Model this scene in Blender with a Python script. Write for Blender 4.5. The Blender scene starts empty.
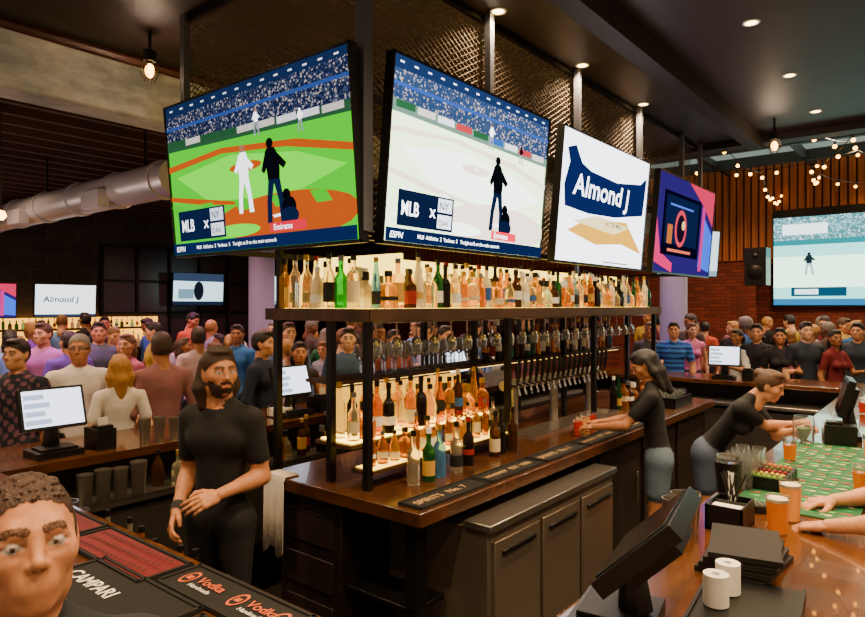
import bpy, math, random
import numpy as np
from mathutils import Vector, Matrix
R=random.Random(11)
SC=bpy.context.scene
def lin(c):
    return tuple(((v/12.92) if v<=.04045 else ((v+.055)/1.055)**2.4) for v in c)
def hx(s):
    s=s.lstrip('#'); return lin(tuple(int(s[i:i+2],16)/255 for i in (0,2,4)))
# ---------------- materials ----------------
MC={}
def mat(name,col='#808080',rough=.5,metal=0,em=0,emcol=None,trans=0,bump=None,var=None,ior=1.45,coat=0,alpha=1):
    if name in MC: return MC[name]
    m=bpy.data.materials.new(name); m.use_nodes=True; nt=m.node_tree; b=nt.nodes['Principled BSDF']
    c=hx(col) if isinstance(col,str) else col
    b.inputs['Base Color'].default_value=(*c,1); b.inputs['Roughness'].default_value=rough; b.inputs['Metallic'].default_value=metal
    b.inputs['IOR'].default_value=ior; b.inputs['Transmission Weight'].default_value=trans; b.inputs['Coat Weight'].default_value=coat
    if em:
        e=hx(emcol) if isinstance(emcol,str) else (emcol or c)
        b.inputs['Emission Color'].default_value=(*e,1); b.inputs['Emission Strength'].default_value=em
    tc=nt.nodes.new('ShaderNodeTexCoord')
    if var: # (scale xyz, colour2)
        mp=nt.nodes.new('ShaderNodeMapping'); nt.links.new(tc.outputs['Object'],mp.inputs[0]); mp.inputs['Scale'].default_value=var[0]
        n=nt.nodes.new('ShaderNodeTexNoise'); nt.links.new(mp.outputs[0],n.inputs['Vector']); n.inputs['Scale'].default_value=1; n.inputs['Detail'].default_value=6; n.inputs['Roughness'].default_value=.65
        r=nt.nodes.new('ShaderNodeValToRGB'); nt.links.new(n.outputs['Fac'],r.inputs[0])
        r.color_ramp.elements[0].position=.35; r.color_ramp.elements[1].position=.65
        r.color_ramp.elements[0].color=(*c,1); r.color_ramp.elements[1].color=(*hx(var[1]),1)
        nt.links.new(r.outputs[0],b.inputs['Base Color'])
    if bump:
        n=nt.nodes.new('ShaderNodeTexNoise'); nt.links.new(tc.outputs['Object'],n.inputs['Vector']); n.inputs['Scale'].default_value=bump[0]; n.inputs['Detail'].default_value=4
        bp=nt.nodes.new('ShaderNodeBump'); bp.inputs['Strength'].default_value=bump[1]; bp.inputs['Distance'].default_value=.01
        nt.links.new(n.outputs['Fac'],bp.inputs['Height']); nt.links.new(bp.outputs[0],b.inputs['Normal'])
    MC[name]=m; return m
def emat(col,s):
    k='glow_%s_%g'%(col,s)
    if k in MC: return MC[k]
    m=bpy.data.materials.new(k); m.use_nodes=True; nt=m.node_tree; nt.nodes.clear()
    o=nt.nodes.new('ShaderNodeOutputMaterial'); e=nt.nodes.new('ShaderNodeEmission'); e.inputs[0].default_value=(*hx(col),1); e.inputs[1].default_value=s
    nt.links.new(e.outputs[0],o.inputs[0]); MC[k]=m; return m
def noise_screen(name,c1,c2,c3,scale,s):
    m=bpy.data.materials.new(name); m.use_nodes=True; nt=m.node_tree; nt.nodes.clear()
    o=nt.nodes.new('ShaderNodeOutputMaterial'); e=nt.nodes.new('ShaderNodeEmission'); e.inputs[1].default_value=s
    tc=nt.nodes.new('ShaderNodeTexCoord'); v=nt.nodes.new('ShaderNodeTexVoronoi'); v.inputs['Scale'].default_value=scale
    nt.links.new(tc.outputs['Object'],v.inputs['Vector'])
    sx=nt.nodes.new('ShaderNodeSeparateColor'); nt.links.new(v.outputs['Color'],sx.inputs[0])
    r=nt.nodes.new('ShaderNodeValToRGB'); r.color_ramp.interpolation='CONSTANT'
    r.color_ramp.elements[0].color=(*hx(c1),1); r.color_ramp.elements[1].position=.55; r.color_ramp.elements[1].color=(*hx(c3),1)
    q=r.color_ramp.elements.new(.86); q.color=(*hx(c2),1)
    nt.links.new(sx.outputs[0],r.inputs[0]); nt.links.new(r.outputs[0],e.inputs[0]); nt.links.new(e.outputs[0],o.inputs[0]); return m
def brickmat(name,c1,c2,mortar,scale=1,bw=.22,bh=.075):
    m=bpy.data.materials.new(name); m.use_nodes=True; nt=m.node_tree; b=nt.nodes['Principled BSDF']; b.inputs['Roughness'].default_value=.85
    tc=nt.nodes.new('ShaderNodeTexCoord'); s=nt.nodes.new('ShaderNodeSeparateXYZ'); nt.links.new(tc.outputs['Object'],s.inputs[0])
    a=nt.nodes.new('ShaderNodeMath'); nt.links.new(s.outputs[0],a.inputs[0]); nt.links.new(s.outputs[1],a.inputs[1])
    c=nt.nodes.new('ShaderNodeCombineXYZ'); nt.links.new(a.outputs[0],c.inputs[0]); nt.links.new(s.outputs[2],c.inputs[1])
    k=nt.nodes.new('ShaderNodeTexBrick'); nt.links.new(c.outputs[0],k.inputs['Vector']); k.inputs['Scale'].default_value=scale
    k.inputs['Color1'].default_value=(*hx(c1),1); k.inputs['Color2'].default_value=(*hx(c2),1); k.inputs['Mortar'].default_value=(*hx(mortar),1)
    k.inputs['Brick Width'].default_value=bw; k.inputs['Row Height'].default_value=bh; k.inputs['Mortar Size'].default_value=.006
    nt.links.new(k.outputs[0],b.inputs['Base Color'])
    bp=nt.nodes.new('ShaderNodeBump'); bp.inputs['Strength'].default_value=.4; bp.inputs['Distance'].default_value=.01; bp.invert=True
    nt.links.new(k.outputs['Fac'],bp.inputs['Height']); nt.links.new(bp.outputs[0],b.inputs['Normal']); return m
def figmat(name,rough,bs,bd,streak=False):
    m=bpy.data.materials.new(name); m.use_nodes=True; nt=m.node_tree; b=nt.nodes['Principled BSDF']; b.inputs['Roughness'].default_value=rough
    a=nt.nodes.new('ShaderNodeVertexColor'); a.layer_name='Col'
    tc=nt.nodes.new('ShaderNodeTexCoord'); mp=nt.nodes.new('ShaderNodeMapping'); nt.links.new(tc.outputs['Object'],mp.inputs[0])
    if streak: mp.inputs['Scale'].default_value=(1,1,.5)
    n=nt.nodes.new('ShaderNodeTexNoise'); nt.links.new(mp.outputs[0],n.inputs['Vector']); n.inputs['Scale'].default_value=bs; n.inputs['Detail'].default_value=4
    mx=nt.nodes.new('ShaderNodeMix'); mx.data_type='RGBA'; mx.blend_type='MULTIPLY'
    mr=nt.nodes.new('ShaderNodeMapRange'); mr.inputs[1].default_value=.3; mr.inputs[2].default_value=.7; mr.inputs[3].default_value=.45 if streak else .84; mr.inputs[4].default_value=1.5 if streak else 1.08
    nt.links.new(n.outputs['Fac'],mr.inputs[0]); mx.inputs[0].default_value=1
    nt.links.new(a.outputs[0],mx.inputs[6]); nt.links.new(mr.outputs[0],mx.inputs[7]); nt.links.new(mx.outputs[2],b.inputs['Base Color'])
    bp=nt.nodes.new('ShaderNodeBump'); bp.inputs['Strength'].default_value=bd; bp.inputs['Distance'].default_value=.01
    nt.links.new(n.outputs['Fac'],bp.inputs['Height']); nt.links.new(bp.outputs[0],b.inputs['Normal'])
    return m
FM=[figmat('skin',.5,60,.03),figmat('cloth',.85,9,.6),figmat('hair',.5,260,.5,True)]
# ---------------- mesh builder ----------------
class MB:
    def __init__(s): s.v=[];s.f=[];s.m=[];s.mats=[]
    def mi(s,m):
        if m not in s.mats: s.mats.append(m)
        return s.mats.index(m)
    def add(s,vs,fs,m):
        o=len(s.v); s.v+= [tuple(v) for v in vs]; k=s.mi(m)
        for f in fs: s.f.append([o+i for i in f]); s.m.append(k)
    def merge(s,o_,dz=0):
        o=len(s.v); s.v+=[(v[0],v[1],v[2]+dz) for v in o_.v]
        for f,k in zip(o_.f,o_.m): s.f.append([i+o for i in f]); s.m.append(s.mi(o_.mats[k]))
    def box(s,lo,hi,m,T=None):
        (a,b,c),(d,e,f)=lo,hi
        vs=[(a,b,c),(d,b,c),(d,e,c),(a,e,c),(a,b,f),(d,b,f),(d,e,f),(a,e,f)]
        if T: vs=[T@Vector(v) for v in vs]
        s.add(vs,[(0,3,2,1),(4,5,6,7),(0,1,5,4),(1,2,6,5),(2,3,7,6),(3,0,4,7)],m)
    def tube(s,pts,r,m,n=8,cap=True):
        pts=[Vector(p) for p in pts]; rs=r if isinstance(r,(list,tuple)) else [r]*len(pts)
        vs=[];fs=[]
        for i,p in enumerate(pts):
            t=(pts[min(i+1,len(pts)-1)]-pts[max(i-1,0)]).normalized()
            a=Vector((0,0,1)) if abs(t.z)<.95 else Vector((1,0,0))
            x=t.cross(a).normalized(); y=t.cross(x)
            for j in range(n):
                w=2*math.pi*j/n; vs.append(p+(x*math.cos(w)+y*math.sin(w))*rs[i])
        for i in range(len(pts)-1):
            for j in range(n):
                k=(j+1)%n; fs.append((i*n+j,i*n+k,(i+1)*n+k,(i+1)*n+j)[::-1])
        if cap: fs.append(tuple(range(n))); fs.append(tuple(range((len(pts)-1)*n,len(pts)*n))[::-1])
        s.add(vs,fs,m)
    def lathe(s,prof,loc,n=12,T=None,sq=0):
        base=Vector(loc)
        def ring(r,z):
            o=[]
            for j in range(n):
                w=2*math.pi*(j+.5)/n; c,d=math.cos(w),math.sin(w); k=1
                if sq: k=1/max(abs(c),abs(d)); k=1+(k-1)*sq
                p=Vector((r*c*k,r*d*k,z)); 
                if T: p=T@p
                o.append(base+p)
            return o
        for i in range(len(prof)-1):
            r0,z0,m=prof[i]; r1,z1,_=prof[i+1]
            vs=ring(max(r0,1e-4),z0)+ring(max(r1,1e-4),z1)
            s.add(vs,[(j,(j+1)%n,n+(j+1)%n,n+j) for j in range(n)],m)
    def ball(s,c,r,m,n=10,k=6):
        rr=r if isinstance(r,(tuple,list)) else (r,r,r); vs=[];fs=[]
        for i in range(k+1):
            a=math.pi*i/k
            for j in range(n):
                w=2*math.pi*j/n; vs.append((c[0]+rr[0]*math.sin(a)*math.cos(w),c[1]+rr[1]*math.sin(a)*math.sin(w),c[2]-rr[2]*math.cos(a)))
        for i in range(k):
            for j in range(n): fs.append((i*n+j,i*n+(j+1)%n,(i+1)*n+(j+1)%n,(i+1)*n+j))
        s.add(vs,fs,m)
    def build(s,name,loc=(0,0,0),rot=(0,0,0),bevel=0,weld=True,smooth=True):
        me=bpy.data.meshes.new(name); me.from_pydata(s.v,[],s.f); me.update()
        for m in s.mats: me.materials.append(m)
        me.polygons.foreach_set('material_index',s.m)
        if weld:
            import bmesh
            bm=bmesh.new(); bm.from_mesh(me); bmesh.ops.remove_doubles(bm,verts=bm.verts,dist=2e-5); bm.to_mesh(me); bm.free()
        if smooth:
            me.polygons.foreach_set('use_smooth',[True]*len(me.polygons)); me.set_sharp_from_angle(angle=math.radians(38))
        ob=bpy.data.objects.new(name,me); SC.collection.objects.link(ob); ob.location=loc; ob.rotation_euler=rot
        if bevel:
            b=ob.modifiers.new('bevel','BEVEL'); b.width=bevel; b.segments=2; b.limit_method='ANGLE'
        return ob
TXT={}
def text_geo(t,bold=.01):
    if (t,bold) in TXT: return TXT[(t,bold)]
    cu=bpy.data.curves.new('t','FONT'); cu.body=t; cu.size=1; cu.resolution_u=3; cu.offset=bold
    ob=bpy.data.objects.new('t',cu); SC.collection.objects.link(ob)
    dg=bpy.context.evaluated_depsgraph_get(); me=ob.evaluated_get(dg).to_mesh()
    vs=[(v.co.x,v.co.y) for v in me.vertices]; fs=[tuple(p.vertices) for p in me.polygons]
    bpy.data.objects.remove(ob); bpy.data.curves.remove(cu)
    x0=min(v[0] for v in vs);y0=min(v[1] for v in vs);y1=max(v[1] for v in vs); h=y1-y0
    vs=[((v[0]-x0)/h,(v[1]-y0)/h) for v in vs]; TXT[(t,bold)]=(vs,fs,max(v[0] for v in vs)); return TXT[(t,bold)]
def art(mb,w,h,shapes,y0,dy=-.0008,horizontal=False):
    """flat printed / displayed artwork, coordinates 0..1 across a w x h panel"""
    n=0
    for s in shapes:
        k=s[0]; m=s[1]; n+=1; off=y0+dy*n
        if k=='rect': P=[(s[2],s[3]),(s[4],s[3]),(s[4],s[5]),(s[2],s[5])]; F=[(0,1,2,3)]
        elif k=='poly': P=s[2]; F=[tuple(range(len(P)))]
        elif k=='ell':
            cx,cy,rx,ry=s[2:6]; P=[(cx+rx*math.cos(a*math.pi/12),cy+ry*math.sin(a*math.pi/12)) for a in range(24)]; F=[tuple(range(24))]
        elif k=='text':
            vs,F,L=text_geo(s[2],.018 if len(s)>8 else .01); hh=s[5]; sh=s[6] if len(s)>6 else 0; wf=(s[7] if len(s)>7 else 1)
            P=[(s[3]+(v[0]*wf+v[1]*sh)*hh*h/w,s[4]+v[1]*hh) for v in vs]
        P=[(min(max(p[0],0),1),min(max(p[1],0),1)) for p in P]
        if horizontal: V=[((p[0]-.5)*w,(p[1]-.5)*h,off) for p in P]
        else: V=[((p[0]-.5)*w,off,p[1]*h) for p in P]
        mb.add(V,F,m)
# ---------------- camera at origin; room axes = X,Y; bearings from image pixels, depths estimated ----------------
CX,CY=(.6286,-.7778),(.7778,.6288)
def view_to_room(tan,ahead):
    r=tan*ahead; return (CX[0]*r+CY[0]*ahead, CX[1]*r+CY[1]*ahead)
WOOD=mat('bar_wood','#34200f',.25,var=((3,3,3),'#573319'),coat=.3)
WOODR=mat('bar_wood_gloss','#3c200a',.2,var=((1.2,9,3),'#683c14'),coat=.5)
DWOOD=mat('dark_wood','#160e0a',.5,var=((2,2,8),'#241810'))
STEEL=mat('stainless_steel','#b4aea4',.3,.95,bump=(6,.1))
DSTEEL=mat('blackened_steel','#232120',.4,.7)
CHROME=mat('chrome','#d8d8d8',.12,1)
BLACK=mat('black_plastic','#0b0b0c',.35)
RUB=mat('bar_mat_rubber','#100f0e',.75)
CONC=mat('concrete','#7c8084',.9,var=((1.3,1.3,3),'#cacaca'),bump=(12,.6))
LILAC=mat('lilac_lit_column','#a8a2c8',.8)  # concrete columns: lilac light is put into the base colour
GLASS=mat('clear_glass','#f2f5f5',.04,trans=.95,ior=1.25)
WHITE=mat('white_paper','#efebe2',.8)
BRONZE=mat('bronze_mesh','#62574c',.5,.5)
BULB=emat('#ffa830',18)
# ---------------- room ----------------
m=MB(); m.box((-3.5,-3.5,-.1),(15,14,0),mat('floor_tile','#1c1815',.35,var=((4,4,4),'#2a231e'))); m.build('floor')
CEIL=mat('ceiling_paint','#2e2019',.5,var=((1,1,1),'#241812'),bump=(3,.1))
m=MB(); m.box((-3.5,-3.5,4.1),(9,5.4,4.25),CEIL); m.box((-3.5,5.4,4.1),(15,14,4.25),mat('dark_ceiling','#180f0c',.8)); m.build('ceiling')
m=MB(); m.box((9,-3.5,5.1),(15,5.4,5.2),mat('patio_roof','#aab4ae',.6,em=.6,emcol='#9ab0a6')); m.build('ceiling_patio')  # roof is no lamp; emission put in for its daylit look
BR=brickmat('red_brick','#8e3a22','#6c2a18','#3a2a22'); GB=brickmat('dark_block','#453c38','#36302d','#5c524c',1,.6,.3)
SL=mat('wood_slats','#8a4312',.5,var=((1,14,.6),'#c86e20'))
m=MB(); m.box((15,-3.5,0),(15.2,14,2.95),BR); 
for i in range(120):
    y=-3.4+i*.145; m.box((14.95,y,2.95),(15.03,y+.11,5.1),SL)
m.box((15.03,-3.5,2.95),(15.2,14,5.2),DWOOD); m.build('wall_east')
m=MB(); m.box((-3.5,14,0),(15.2,14.2,4.25),GB); m.build('wall_north')
m=MB()
for x in [6.2+i*.75 for i in range(10)]: m.box((x,13.93,1.1),(x+.06,14,3.3),DSTEEL)
for z in (1.1,1.8,2.5,3.24): m.box((6.2,13.92,z),(13,14,z+.05),DSTEEL)
m.box((6.25,13.97,1.15),(12.95,13.99,3.25),mat('window_glass_dark','#3a2f38',.15))
m.build('window_1')
m=MB(); m.box((-3.5,5.42,3.6),(15,5.75,4.1),CONC); m.build('concrete_beam',bevel=.02)
m=MB()
for i in range(20):
    y=5.95+i*.4; m.box((-3.4,y,3.86),(14.9,y+.07,4.1),mat('joist','#3e241b',.7))
for x in (1,4.5,8,11.5): m.box((x,5.8,3.78),(x+.12,13.9,3.87),DWOOD)
m.build('ceiling_joists')
m=MB(); m.tube([(-3,5.2,3.98),(8.8,5.2,3.98)],.04,mat('red_pipe','#3c1710',.5)); m.build('sprinkler_pipe')
m=MB(); m.box((-3.5,1.86,3.93),(8.8,2.02,4.1),mat('ceiling_beam_paint','#201510',.6)); m.build('ceiling_beam')
m=MB(); m.box((8.85,-3.5,4.02),(9.1,5.4,5.15),mat('ceiling_beam_paint')); m.build('ceiling_beam')
m=MB()
for u,v in ((6.6,.45),(8.0,.5)): 
    m.box((u,v,4.07),(u+.6,v+.14,4.1),BLACK)
    for k in range(3): m.box((u,v+.02+k*.045,4.06),(u+.6,v+.035+k*.045,4.08),DSTEEL)
m.build('air_vent')
m=MB(); PF=mat('patio_steel','#3e4642',.5,.3)
for u in (9.5,11,12.5,14): m.box((u,-3,4.75),(u+.12,5.4,4.95),PF)
for v in (-1,.6,2.2,3.8): m.box((9.1,v,4.8),(15,v+.1,4.92),PF)
m.build('patio_roof_frame')
m=MB(); DU=mat('galvanised_duct','#c0bcc4',.4,.6,bump=(5,.2))
m.tube([(3.34,5.9,3.24),(3.34,13.9,3.24)],.18,DU,24)
for i in range(9): y=6.1+i*.95; m.tube([(3.34,y,3.24),(3.34,y+.05,3.24)],.197,DU,24)
for y in (7.0,9.2,11.3): m.box((3.08,y,3.04),(3.2,y+.4,3.22),DU)
for y in (6.5,9,11.5): m.box((3.33,y,3.41),(3.35,y+.02,4.08),DSTEEL)
m.build('air_duct')
for (u,v) in ((7.2,9.8),(11.6,3.9)):
    m=MB(); m.tube([(0,0,0),(0,0,4.1)],.23,LILAC,20); m.tube([(0,0,0),(0,0,.15)],.27,DSTEEL,20); m.tube([(0,0,3.9),(0,0,4.1)],.3,LILAC,20); m.build('concrete_column',(u,v,0))
# ---------------- outer bar ----------------
def ring_boxes(m,o,i,z0,z1,mt):
    (a,b,c,d)=o;(e,f,g,h)=i
    m.box((a,b,z0),(c,f,z1),mt); m.box((a,h,z0),(c,d,z1),mt); m.box((a,f,z0),(e,h,z1),mt); m.box((g,f,z0),(c,h,z1),mt)
m=MB()
ring_boxes(m,(.58,.2,8.9,4.7),(1.26,.9,8.2,4.0),1.05,1.1,WOODR)
ring_boxes(m,(.72,.34,8.76,4.56),(.85,.47,8.63,4.43),0,1.05,DWOOD)
m.build('bar_counter',bevel=.008)
m=MB()
ring_boxes(m,(.86,.48,8.62,4.42),(1.4,1.05,8.05,3.82),.82,.86,STEEL)
ring_boxes(m,(.9,.52,8.58,4.38),(1.35,1.0,8.1,3.87),.3,.78,mat('steel_dull','#6a655f',.4,.8))
ring_boxes(m,(.9,.52,8.58,4.38),(1.3,.95,8.15,3.92),0,.3,BLACK)
m.build('underbar_workstation',bevel=.006)
# ---------------- island back bar ----------------
m=MB()
m.box((2.37,1.99,.93),(7.2,3.22,1.0),WOOD)
m.box((2.43,2.6,.05),(7.1,3.12,.93),DWOOD)
m.box((4.4,2.06,0),(7.1,2.6,.93),DWOOD)
m.box((2.45,2.08,0),(2.53,2.16,.93),DSTEEL); m.box((2.45,3.05,0),(2.53,3.12,.93),DSTEEL)
m.box((2.45,2.1,.45),(2.7,3.1,.48),DSTEEL)
for z in (.25,.5,.75): m.box((2.42,2.66,z-.1),(2.432,3.06,z+.08),mat('cabinet_panel','#241a15',.5))
for u in (4.5,5.35,6.2): 
    m.box((u,2.04,.1),(u+.75,2.06,.9),mat('cabinet_panel')); m.tube([(u+.65,2.02,.4),(u+.65,2.02,.65)],.01,STEEL,6)
m.build('island_counter',bevel=.008)
m=MB(); SD=mat('brushed_steel_warm','#96887a',.33,.8,bump=(5,.25))
m.box((2.75,1.86,.08),(4.28,2.55,.84),SD); m.box((2.73,1.83,.84),(4.3,2.0,.88),STEEL); m.box((2.75,1.9,0),(4.28,2.5,.08),BLACK)
for i in range(3):
    u=2.79+i*.5; m.box((u,1.84,.14),(u+.46,1.86,.78),SD); m.box((u+.06,1.825,.7),(u+.4,1.845,.725),BLACK)
m.build('bar_cooler',bevel=.006)
SHELF=mat('shelf_wood','#2c1a0e',.5,var=((2,6,2),'#4a301a'))
m=MB()
m.box((2.46,2.42,1.925),(6.8,3.3,1.965),SHELF)
m.box((2.46,2.41,1.91),(6.8,2.425,1.98),SHELF); m.box((2.45,2.42,1.91),(2.465,3.3,1.98),SHELF)
for u in (2.5,3.9,5.3,6.74):
    for v in (2.47,2.76,3.24): m.box((u-.02,v-.02,1.0),(u+.02,v+.02,1.925),DSTEEL)
m.box((2.6,2.8,1.53),(6.7,3.1,1.55),SHELF)
m.box((2.5,2.6,1.2),(3.95,2.9,1.22),SHELF)
m.box((2.5,2.45,1.08),(3.95,2.6,1.1),SHELF)
m.build('liquor_shelving')
GL=emat('#ffd048',8); GL2=emat('#ffd458',4.5)
m=MB(); m.box((2.5,2.47,1.966),(6.74,3.25,1.978),GL); m.box((2.82,2.86,2.0),(6.7,2.88,2.3),GL2); m.box((2.8,2.5,2.0),(2.82,3.24,2.3),GL2)
m.box((2.53,2.62,1.222),(3.92,2.88,1.23),GL); m.box((2.53,2.46,1.102),(3.92,2.59,1.106),emat('#ffc840',5))
m.box((2.6,2.885,1.24),(3.9,2.895,1.5),emat('#ffb838',1.8))
m.box((2.55,2.46,1.918),(6.7,2.468,1.925),emat('#ffcc60',8)); m.box((2.65,2.82,1.525),(6.65,2.828,1.53),emat('#ffcc60',8)); m.box((2.475,2.5,1.918),(2.483,3.2,1.925),emat('#ffcc60',8))  # thin under-shelf strips, added to lighten lower bottles and counter
m.build('shelf_light_panel')
# cage
m=MB()
def lattice(ax,lo,hi,z0,z1,c):
    W,Hh=.08,.045; L=hi-lo; Z=z1-z0; sl=Hh/W
    k=-int(Z/Hh)-1
    while k*W<L:
        for sgn in (1,-1):
            a0=lo+k*W; t0=max(0,-k*W); t1=min(Z/sl,L-k*W)
            if t1>t0:
                p=(a0+t0,z0+t0*sl); q=(a0+t1,z0+t1*sl)
                if sgn<0: p=(lo+hi-p[0],p[1]); q=(lo+hi-q[0],q[1])
                P=(p[0],c,p[1]) if ax=='u' else (c,p[0],p[1]); Q=(q[0],c,q[1]) if ax=='u' else (c,q[0],q[1])
                m.tube([P,Q],.0034,BRONZE,3,False)
        k+=1
lattice('u',2.56,8.7,2.4,4.05,2.7); lattice('v',2.6,4.35,2.4,4.05,2.56); lattice('u',2.56,8.7,3.2,4.05,4.3)
PO=mat('post_grey','#6a6d78',.4,.4)
m.box((2.47,2.47,2.4),(2.54,2.54,4.095),PO)
for u in (3.9,5.3,6.75,8.1): m.box((u-.025,2.6,2.4),(u+.025,2.65,4.095),PO)
for u,v in ((2.53,4.35),(8.75,2.6),(8.75,4.35)): m.box((u-.025,v-.025,2.4),(u+.025,v+.025,4.095),PO)
for z in (2.38,3.2,4.05): m.box((2.5,2.66,z),(8.75,2.7,z+.04),DSTEEL); m.box((2.53,2.5,z),(2.57,4.35,z+.04),DSTEEL)
m.box((2.56,4.28,2.38),(8.75,4.32,2.42),DSTEEL); m.box((8.71,2.6,2.38),(8.75,4.35,2.42),DSTEEL)
for u in (2.5,5.3,6.74): m.box((u-.015,3.2,1.97),(u+.015,3.24,2.38),DSTEEL)
m.build('wire_mesh_cage',weld=False,smooth=False)
# ---------------- televisions ----------------
def man(x,y,h,m1,m2,lean=0,m3=None):
    m3=m3 or m1
    o=[('ell',m3,x+lean*h,y+h*.92,.036*h,.06*h)]
    o+=[('poly',m1,[(x-.06*h+lean*h*.8,y+.82*h),(x-.03*h+lean*h,y+.87*h),(x+.04*h+lean*h,y+.87*h),(x+.06*h+lean*h*.8,y+.82*h),(x+.07*h,y+.62*h),(x+.06*h,y+.45*h),(x-.055*h,y+.45*h),(x-.065*h,y+.62*h)])]
    o+=[('poly',m2,[(x-.055*h,y+.5*h),(x+.01*h,y+.5*h),(x-.03*h,y+.25*h),(x-.04*h,y),(x-.09*h,y),(x-.08*h,y+.25*h)]),('poly',m2,[(x-.005*h,y+.5*h),(x+.065*h,y+.5*h),(x+.09*h,y+.25*h),(x+.11*h,y),(x+.05*h,y),(x+.04*h,y+.25*h)])]
    o+=[('poly',m1,[(x-.06*h+lean*h*.8,y+.8*h),(x-.12*h,y+.62*h),(x-.09*h,y+.58*h),(x-.03*h,y+.72*h)]),('poly',m1,[(x+.05*h,y+.8*h),(x+.14*h,y+.66*h),(x+.11*h,y+.6*h),(x+.03*h,y+.7*h)])]
    return o
def baseball(S,green,dirt,pale,sky,pitch=1):
    d=emat('#10131c',.6); w=emat('#eef2f6',S*1.2); g=emat('#9aa2ae',S*.5); nv=emat('#16244c',.9); sk=emat('#c08060',1)
    G=emat(green,S); G2=emat(pale,S); D=emat(dirt,S*.75); CR=noise_screen('stadium_crowd',sky,'#d8c8c8','#4a5678',95,S*.35)
    o=[('rect',G,0,0,1,1),('rect',CR,0,.70,1,1),('poly',emat('#182a50',S*.5),[(0,.93),(1,.95),(1,1),(0,1)])]
    for i in range(14): o.append(('rect',emat('#e8f0ff',S*.7),.03+i*.07,.965,.05+i*.07,.975))
    o+=[('rect',emat('#3050a0',S*.5),0,.84,1,.86)]
    o+=[('poly',emat('#2c5a3a' if pitch else '#6a8a7a',S*.5),[(0,.70),(1,.66),(1,.72),(0,.77)])]
    for i in range(9): o.append(('rect',emat(R.choice(['#b03038','#e8e8f0','#2050a0','#205030','#d0c8c0']),S*.6),.02+i*.107,.725-i*.005,.115+i*.107,.765-i*.005))
    if pitch:
        o+=[('poly',D,[(0,.60),(.35,.645),(.75,.59),(1,.50),(1,.46),(.7,.56),(.35,.61),(0,.56)])]
    else: o+=[('poly',D,[(0,.62),(.35,.655),(.75,.61),(1,.53),(1,.50),(.7,.58),(.35,.63),(0,.59)])]
    o+=[('poly',G2,[(.05,.52),(.4,.59),(.75,.52),(.97,.40),(.7,.28),(.25,.33)]),('poly',D,[(0,.40),(.25,.34),(.5,.28),(.5,.265),(.2,.315),(0,.37)]),('ell',D,.48,.5,.09,.03),('ell',w,.48,.505,.015,.006),
        ('ell',D,.66,.17,.36,.14),('ell',G2,.40,.12,.14,.04),('poly',w,[(.62,.17),(.70,.18),(.69,.195),(.61,.185)])]
    for i in range(5): o.append(('poly',emat(green,S*.88),[(0+i*.2,.33-i*.01),(.07+i*.2,.33-i*.01),(.1+i*.2,.26-i*.01),(.03+i*.2,.26-i*.01)]) if pitch else ('ell',G2,.1+i*.2,.3,.03,.01))
    o+=(man(.47,.22,.42,w,w,0,sk) if pitch else [])+man(.63,.14,.5,d,nv,-.02)+[('ell',d,.70,.22,.035,.06),('ell',nv,.70,.17,.045,.05),('ell',d,.69,.29,.02,.035)]+man(.56,.66,.16,w,g,.0,sk)+man(.78,.62,.13,d if not pitch else w,g)
    o+=[('rect',nv,.05,.09,.35,.29),('text',w,'MLB',.07,.15,.08,0,.75,1),('text',w,'x',.215,.16,.05),('rect',emat('#c8d0e0',S*.9),.26,.20,.34,.28),('rect',emat('#d8dce8',S*.9),.26,.105,.34,.185),('text',nv,'NY',.27,.215,.045),('text',nv,'OAK',.265,.12,.035)]
    o+=[('rect',emat('#142a5e',.9),0,0,1,.075),('text',w,'ESPN',.02,.02,.035,.2),('text',w,'MLB  Athletics  2  Yankees  5   Tonight at 8 on the main network',.16,.022,.03),('rect',emat('#e01838',S*.7),.6,.085,.78,.14),('text',w,'Emirates',.62,.095,.035)]
    return o
def tv(name,loc,w,h,yaw,tilt,shapes,mount=.2):
    m=MB(); m.box((-w/2,0,0),(w/2,.05,h),BLACK); 
    for lo,hi in (((-w/2,-.012,0),(w/2,0,.02)),((-w/2,-.012,h-.012),(w/2,0,h)),((-w/2,-.012,0),(-w/2+.012,0,h)),((w/2-.012,-.012,0),(w/2,0,h))): m.box(lo,hi,BLACK)
    m.box((-.25,.05,h*.3),(.25,.09,h*.7),DSTEEL); m.box((-.04,.09,h*.45),(.04,mount,h*.55),DSTEEL)
    m2=MB(); art(m2,w-.024,h-.032,shapes,-.0008,-.00025); m.merge(m2,.02)
    return m.build(name,loc,(math.radians(tilt),0,math.radians(yaw)),weld=False,smooth=False)
tv('television',(2.47,3.42,2.335),1.88,1.06,-90,5,baseball(2.3,'#2cae00','#b04810','#52d400','#1c2850'),.09)
tv('television',(3.43,2.44,2.335),1.72,1.04,0,5,baseball(4.6,'#dcf6c0','#f0dcc8','#f4fff0','#284a78',0),.2)
NV=emat('#182e74',.8); GW=emat('#f4f8ff',4.4)
alm=[('rect',GW,0,0,1,1),('poly',emat('#f0b030',2.2),[(.1,.24),(.3,.36),(.75,.40),(.98,.14),(.7,.2),(.4,.16)]),('poly',emat('#fae0a0',2.6),[(.15,.32),(.4,.40),(.8,.36),(.6,.27)]),
  ('poly',NV,[(.06,.42),(.04,.58),(.08,.76),(.05,.86),(.13,.9),(.2,.78),(.3,.74),(.6,.72),(.9,.78),(.98,.86),(.96,.5),(.6,.42),(.3,.40)]),('text',GW,'Almond J',.12,.47,.225,.15,1.22,1),('text',NV,'BUTTER MILK',.5,.33,.04),('rect',emat('#50648a',1),.5,.02,.8,.03)]
tv('television',(5.40,2.44,2.335),1.80,1.06,0,5,alm)
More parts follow.
